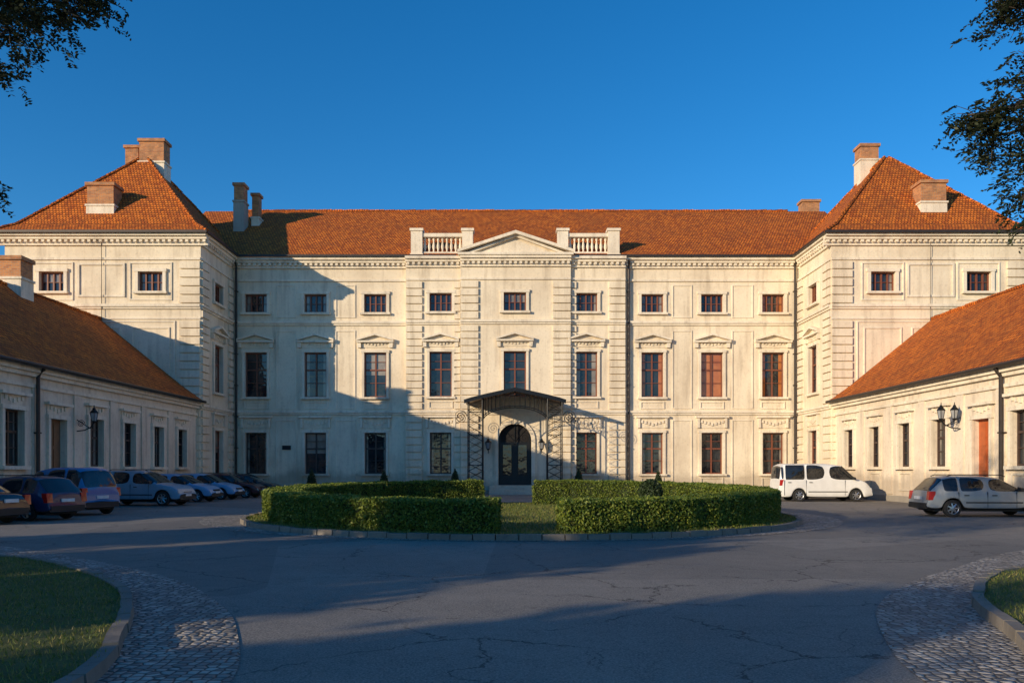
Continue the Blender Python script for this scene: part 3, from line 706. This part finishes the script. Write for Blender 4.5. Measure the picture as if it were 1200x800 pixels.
for x,y,rz,s in ((-20.5,4.2,1,.85),(-22,9.4,2.2,.80),(-19,-8.6,3.1,.9)): inst(x,y,rz,s)
fr_rng=random.Random(11)
def frond(c,d,L,out):
    d=Vector(d).normalized(); side=d.cross(Vector((0,0,1)));
    if side.length<.1: side=Vector((1,0,0))
    side.normalize(); n=9
    for i in range(n):
        p=Vector(c)+d*L*(i+1)/n+Vector((0,0,-.12*L*((i+1)/n)**2))
        for s in (-1,1):
            a=(side*s+d*.35+Vector((fr_rng.gauss(0,.2),fr_rng.gauss(0,.2),fr_rng.gauss(0,.35)))).normalized()*.030
            b=a.cross(Vector((fr_rng.gauss(0,1),fr_rng.gauss(0,1),2))).normalized()*.015
            out.append((p+a,a,b))
def robinia(x,y,sgn,vis,ccen,seed):
    p=empty('robinia_tree'); mb=MB(); random.seed(seed)
    limb(mb,(x,y,0),(x,y,6),.3,.2,.15)
    out=[]
    for c,r,nf in vis:
        c=Vector(c); 
        hub=Vector((x,y,6.5+random.uniform(-1,2))) 
        limb(mb,hub,c+Vector((0,0,.1)),.05,.012,.35,9)
        for q in range(int(nf*1.7)):
            o=Vector((fr_rng.gauss(0,1),fr_rng.gauss(0,1),fr_rng.gauss(0,.8)))*r*.5
            e=c+o; 
            if q%3==0: mb.tube([c,c+o*.5+Vector((0,0,.03)),e],[.008,.005,.003],'bark',4)
            frond(e,(fr_rng.gauss(0,1)-sgn*.3,fr_rng.gauss(0,1),-.5+fr_rng.gauss(0,.5)),fr_rng.uniform(.14,.26),out)
    mb.obj('trunk_and_limbs',p,uv=False)
    C=np.array([o[0] for o in out]);A=np.array([o[1] for o in out]);B=np.array([o[2] for o in out])
    quads('fronds',C,A,B,M['darkleaf'],p)
    cs=[]
    for i in range(55):
        v=Vector((random.uniform(-1,1),random.uniform(-1,1),random.uniform(-1,1)))
        cc=np.array([x+sgn*.8+v.x*3.0,y-1.0+v.y*3.2,ccen+v.z*2.6]); cs.append(rng.normal(size=(200,3))*.42+cc)
    C=np.concatenate(cs)
    C=C[np.abs(C[:,0])>C[:,1]*.70+.2]
    A,B=rand_leaves(len(C),.1,.5); quads('crown',C,A,B,M['darkleaf'],p)
robinia(-10.5,7.5,-1,[((-5.7,9,7.0),.4,60),((-5.3,9.2,7.15),.35,50),((-4.95,9.1,7.2),.3,32),((-5.55,8.8,6.55),.35,38),((-5.0,9.0,6.85),.28,20),((-5.75,8.9,6.15),.22,14),((-5.9,9,4.85),.16,8),((-4.7,9.2,7.1),.2,10),((-6.1,9.1,7.3),.5,60)],8.5,5)
robinia(11.5,8.5,1,[((5.9,9,7.0),.4,60),((5.55,9.1,6.95),.25,22),((5.9,9,6.3),.22,14),((5.75,8.9,5.75),.35,50),((5.35,9.1,5.7),.28,34),((5.15,9.0,5.6),.18,14),((5.5,9.1,5.4),.25,26),((5.85,9,5.2),.3,36),((5.75,9,4.75),.25,24),((5.95,8.9,4.45),.2,14),((6.1,9.1,5.9),.4,50)],8.5,9)
# ------------------------------------------------------------ CARS
M['tire']=simple('tyre_rubber',(.018,.018,.018),.85)
M['rim']=simple('alloy_rim',(.45,.45,.46),.3,.8)
M['blackplastic']=simple('black_plastic',(.02,.02,.02),.6)
M['carglass']=glassmat('car_glass',(.01,.012,.015),(.03,.033,.036))
M['taillight']=simple('tail_light_red',(.45,.012,.01),.25,coat=.5)
M['headlight']=simple('head_light',(.6,.62,.65),.08,.3,coat=1)
M['plate']=simple('number_plate',(.7,.7,.7),.4)
def paint(name,col,metal=.2):
    m,nt,b=new_mat(name); f=noise(nt,objco(nt),3,5)
    nt.links.new(ramp(nt,f,[(.3,[c*.88 for c in col]),(.7,col)]),b.inputs['Base Color'])
    b.inputs['Metallic'].default_value=metal; b.inputs['Roughness'].default_value=.55; b.inputs['Specular IOR Level'].default_value=.3; b.inputs['Coat Weight'].default_value=.6; b.inputs['Coat Roughness'].default_value=.03
    M[name]=m
paint('paint_silver',(.33,.345,.35)); paint('paint_blue',(.015,.17,.38),0); paint('paint_navy',(.008,.022,.075),0); paint('paint_maroon',(.06,.012,.018),0)
paint('paint_lightblue',(.16,.36,.58),0); paint('paint_white',(.80,.79,.76),0); paint('paint_silverblue',(.22,.35,.46)); paint('paint_dark',(.02,.02,.024),0)
KIND={
 'wagon':dict(L=4.55,W=1.76,H=1.47,belt=.92,prof=[(0,.45),(.03,.66),(.10,.93),(.55,1.40),(.85,1.47),(2.0,1.47),(-1.95,1.40),(-1.12,.95),(-.45,.82),(-.12,.66),(0,.50)],pil=[(1.05,1.13),(2.0,2.1)],rw=.85,fw=.83,r=.31),
 'hatch':dict(L=4.0,W=1.72,H=1.48,belt=.93,prof=[(0,.45),(.03,.68),(.10,.95),(.40,1.38),(.7,1.47),(1.7,1.48),(-1.8,1.42),(-1.0,.97),(-.4,.84),(-.1,.66),(0,.48)],pil=[(.75,.85),(1.65,1.75)],rw=.7,fw=.78,r=.31),
 'sedan':dict(L=4.35,W=1.72,H=1.43,belt=.90,prof=[(0,.45),(.03,.70),(.10,.95),(.6,.98),(1.15,1.36),(1.5,1.42),(2.1,1.43),(-1.9,1.36),(-1.1,.93),(-.4,.80),(-.1,.64),(0,.46)],pil=[(1.2,1.3),(2.1,2.2)],rw=.85,fw=.82,r=.31),
 'suv':dict(L=4.35,W=1.80,H=1.66,belt=1.03,prof=[(0,.5),(.03,.75),(.12,1.04),(.38,1.52),(.65,1.64),(1.9,1.66),(-1.85,1.58),(-1.1,1.07),(-.4,.96),(-.1,.78),(0,.55)],pil=[(.95,1.05),(1.9,2.0)],rw=.8,fw=.82,r=.35),
 'mpv':dict(L=4.0,W=1.85,H=1.78,belt=1.02,prof=[(0,.5),(.02,.8),(.06,1.04),(.25,1.62),(.5,1.76),(1.9,1.78),(-1.45,1.66),(-.75,1.08),(-.3,.88),(-.08,.7),(0,.5)],pil=[(.9,1.0),(1.9,2.0)],rw=.7,fw=.75,r=.32),
 'van':dict(L=4.95,W=1.95,H=2.02,belt=1.16,prof=[(0,.5),(.02,1.0),(.05,1.2),(.12,1.9),(.35,2.01),(2.6,2.02),(-1.55,1.92),(-.85,1.24),(-.35,1.05),(-.06,.75),(0,.5)],pil=[(.25,.33),(1.35,1.45),(2.45,2.6)],rw=1.05,fw=.9,r=.33),
}
def car(name,kind,pnt,x,y,heading):
    K=KIND[kind]; L,W,H,belt=K['L'],K['W'],K['H'],K['belt']; r=K['r']; ra=r+.06
    p=empty(name,(x,y,.004),heading)
    prof=[(a if a>0 or i==0 else L+a,z) for i,(a,z) in enumerate(K['prof'])]
    px=[a for a,_ in prof]; pz=[z for _,z in prof]
    xs=set(px); wcs=[K['rw'],L-K['fw']]
    for a,b in K['pil']: xs|={a,b}
    for c in wcs:
        for d in (-ra-.04,-ra,-ra*.8,-ra*.45,0,ra*.45,ra*.8,ra,ra+.04): xs.add(c+d)
    xs=sorted(xs); q=[xs[0]]
    for a in xs[1:]:
        if a-q[-1]>.018: q.append(a)
    xs=q; rings=[];cs=[]
    for a in xs:
        top=float(np.interp(a,px,pz)); zb=.24
        if a<.1 or a>L-.1: zb=.30
        for c in wcs:
            d=abs(a-c)
            if d<=ra+.001: zb=max(zb,r+math.sqrt(max(0,ra*ra-d*d)))
        e=min(a,L-a); w=W/2*(1-.13*max(0,1-e/.45)**2)
        c=max(0,min(1,(top-belt-.03)/(H-.12-belt-.03))); cs.append(c)
        z3=min(belt,top-.05); z2=max(min(.62,z3-.06),min(zb+.05,z3-.04)); z1=min(zb+.08 if zb<.35 else zb+.02,z2-.02); zb=min(zb,z1-.01)
        w4=w*(.90-.13*c); z4=top-.035 if c<.05 else top-.06
        if kind=='van': w4=w*(.92-.08*c)
        half=[(w*.93,zb),(w*.985,z1),(w,z2),(w*.965,z3),(w4,z4),(w4*.72,top-.005),(0,top+.02)]
        rings.append([(a-L/2,yy,zz) for yy,zz in half]+[(a-L/2,-yy,zz) for yy,zz in half[:-1][::-1]])
    vs=[v for R_ in rings for v in R_]; nn=13; fs=[];ms=[]
    def inpil(a,b):
        m_=(a+b)/2
        return any(s-.001<=m_<=e+.001 for s,e in K['pil'])
    for i in range(len(xs)-1):
        c0,c1=cs[i],cs[i+1]; slopef= (min(c0,c1)<.97 and max(c0,c1)>.03 and abs(c0-c1)>.02); m_=(xs[i]+xs[i+1])/2
        for j in range(nn):
            j2=(j+1)%nn; fs.append((i*nn+j,i*nn+j2,(i+1)*nn+j2,(i+1)*nn+j)); mt=0
            seg=min(j,11-j) if j<12 else -1
            if seg==3:
                if min(c0,c1)>.8 and not inpil(xs[i],xs[i+1]): mt=1
                elif slopef and m_>L*.5 and max(c0,c1)>.35: mt=1
                if m_<px[3]: mt=0
            elif seg in(4,5):
                if slopef: mt=1
            elif seg==-1: mt=2
            elif seg==0: mt=2 if pnt!='paint_white' else 0
            ms.append(mt)
    fs.append(tuple(range(nn))); ms.append(2); fs.append(tuple((len(xs)-1)*nn+j for j in range(nn))[::-1]); ms.append(2)
    me=bpy.data.meshes.new('body'); me.from_pydata(vs,[],fs)
    for k_ in (pnt,'carglass','blackplastic'): me.materials.append(M[k_])
    me.polygons.foreach_set('material_index',ms); me.polygons.foreach_set('use_smooth',[True]*len(fs)); me.update()
    cr=me.attributes.new('crease_edge','FLOAT','EDGE'); em={}
    for pl in me.polygons:
        for ek in pl.edge_keys: em.setdefault(tuple(sorted(ek)),set()).add(pl.material_index)
    for i_,e_ in enumerate(me.edges):
        if len(em.get(tuple(sorted(e_.vertices)),()))>1: cr.data[i_].value=.8
    ob=bpy.data.objects.new('body',me); COL.objects.link(ob); ob.parent=p
    sb=ob.modifiers.new('sub','SUBSURF'); sb.levels=2; sb.render_levels=2
    d=MB(); h2=W/2
    for c in wcs:
        for s in (-1,1):
            cx=c-L/2; ax=(Vector((1,0,0)),Vector((0,0,1)),Vector((0,s,0))); o=(cx,s*(h2-.20),r)
            d.lathe(o,[(.05,-.02),(r*.96,0),(r,.03),(r,.15),(r*.95,.18),(r*.68,.185),(r*.66,.15)],'tire',24,ax)
            d.lathe(o,[(r*.68,.184),(r*.66,.19),(r*.60,.165),(r*.58,.12),(0,.10)],'blackplastic',24,ax)
            d.lathe(o,[(r*.66,.191),(r*.60,.175)],'rim',24,ax)
            for q_ in range(7):
                t=2*math.pi*q_/7; A_=Vector((math.cos(t),0,math.sin(t))); O_=Vector(o)+Vector((0,s*.168,0))
                d.tube([O_+A_*.02,O_+A_*r*.62],[.05,.028],'rim',5)
            d.lathe(o,[(.0,.20),(.06,.195),(.065,.17)],'rim',12,ax)
    zl=belt-.05
    for s in (-1,1):
        a,b=sorted((s*(h2*.68),s*(h2*.93)))
        d.hexa([(-L/2+.02,a,zl-.26),(-L/2+.25,a,zl-.26),(-L/2+.25,b,zl-.26),(-L/2+.03,b,zl-.26),(-L/2+.05,a,zl+.05),(-L/2+.27,a,zl+.05),(-L/2+.27,b,zl+.05),(-L/2+.07,b,zl+.05)],'taillight')
        a,b=sorted((s*(h2*.52),s*(h2*.90)))
        zf=float(np.interp(L-.12,px,pz))-.10
        d.hexa([(L/2-.45,a,zf-.12),(L/2-.03,a,zf-.12),(L/2-.12,b,zf-.12),(L/2-.45,b,zf-.12),(L/2-.45,a,zf+.04),(L/2-.09,a,zf+.02),(L/2-.20,b,zf+.05),(L/2-.45,b,zf+.05)],'headlight')
        mx=L/2-(1.45 if kind!='van' else 1.1); a,b=sorted((s*(h2*.93),s*(h2+.17)))
        d.hexa([(mx,a,belt+.0),(mx+.12,a,belt+.0),(mx+.10,b,belt+.03),(mx,b,belt+.03),(mx,a,belt+.12),(mx+.1,a,belt+.12),(mx+.08,b,belt+.16),(mx,b,belt+.16)],'blackplastic')
        for sx in [K['pil'][0][0]+.0,K['pil'][1][0]+.05,L-1.5]:
            d.wbox(sx-L/2,sx-L/2+.012,*sorted((s*(h2-.03),s*(h2-.004))),.34,belt-.02,'blackplastic')
        for sx in (K['pil'][0][1]+.12,K['pil'][1][1]+.12): d.wbox(sx-L/2,sx-L/2+.16,*sorted((s*(h2-.03),s*(h2+.008))),belt-.16,belt-.125,'blackplastic')
        d.wbox(wcs[0]+ra+.08-L/2,wcs[1]-ra-.08-L/2,*sorted((s*(h2-.05),s*(h2+.004))),.50,.545,'blackplastic')
        if kind in('wagon','suv'):
            z_=H+.035; w_=h2*.70
            d.tube([(-L/2+.75,s*w_,z_-.05),(-L/2+.9,s*w_,z_),(.35,s*w_,z_),(.5,s*w_,z_-.06)],.018,'blackplastic',6)
    d.wbox(-L/2-.015,-L/2+.03,-.26,.26,.62 if kind!='sedan' else .68,.73 if kind!='sedan' else .79,'plate')
    d.wbox(-L/2-.012,-L/2+.12,-h2*.80,h2*.80,.36,.50,'blackplastic')
    d.wbox(L/2-.12,L/2+.008,-h2*.5,h2*.5,.34,.44,'blackplastic'); d.wbox(L/2-.1,L/2+.012,-.26,.26,.45,.55,'plate')
    d.wbox(L/2-.14,L/2-.03,-.36,.36,.58,.66,'blackplastic')
    d.wbox(-L/2+.3,L/2-.3,-h2*.7,h2*.7,.2,.34,'blackplastic')
    d.obj('wheels_lights_and_trim',p,uv=False)
R_=math.radians
car('parked_car','sedan','paint_maroon',-17.6,25.0,R_(170))
car('parked_car','wagon','paint_navy',-17.1,27.4,R_(164))
car('parked_minivan','mpv','paint_blue',-17.15,30.4,R_(160))
car('parked_car','suv','paint_silverblue',-17.5,38.0,R_(-6))
car('parked_car','hatch','paint_lightblue',-17.6,42.4,R_(-4))
car('parked_car','hatch','paint_lightblue',-17.5,45.6,R_(-4))
car('parked_car','wagon','paint_maroon',-17.3,48.4,R_(-3))
car('parked_car','sedan','paint_dark',-17.3,52.0,R_(0))
car('white_minibus','van','paint_white',16.7,43.2,R_(-1))
car('parked_car','hatch','paint_dark',18.0,46.2,R_(0))
car('parked_car','wagon','paint_silver',17.2,29.2,R_(-3))
# ------------------------------------------------------------ LIGHT
el=math.radians(13.2); hx,hy=.775,.63; hl=math.hypot(hx,hy); hx/=hl; hy/=hl
sd=Vector((hx*math.cos(el),hy*math.cos(el),-math.sin(el)))
sl=bpy.data.lights.new('sun','SUN'); sl.energy=5.0; sl.angle=math.radians(.5); sl.color=(1,.80,.54)
so=bpy.data.objects.new('sun',sl); so.rotation_euler=sd.to_track_quat('-Z','Y').to_euler(); so.location=(-40,-30,30); COL.objects.link(so)
w=bpy.data.worlds.new('World'); scene.world=w; w.use_nodes=True; nt=w.node_tree
sky=nt.nodes.new('ShaderNodeTexSky'); sky.sky_type='NISHITA'; sky.sun_disc=False; sky.sun_elevation=el
sky.sun_rotation=math.atan2(-hx,-hy)%(2*math.pi); sky.ozone_density=4.8; sky.air_density=1.0; sky.dust_density=.1
hs=nt.nodes.new('ShaderNodeHueSaturation'); hs.inputs['Saturation'].default_value=1.2; hs.inputs['Value'].default_value=1.2
nt.links.new(sky.outputs[0],hs.inputs['Color'])
bg=nt.nodes['Background']; bg.inputs[1].default_value=.15; nt.links.new(hs.outputs[0],bg.inputs[0])
# ------------------------------------------------------------ CAMERA
cd=bpy.data.cameras.new('camera'); cam=bpy.data.objects.new('camera',cd); COL.objects.link(cam)
cam.location=(0,0,1.7); cam.rotation_euler=(math.pi/2,0,0); cd.lens=28; cd.sensor_width=36; cd.shift_y=.125; cd.clip_end=4000; cd.clip_start=.1
scene.camera=cam
scene.view_settings.view_transform='Standard'; scene.view_settings.look='None'; scene.view_settings.exposure=0
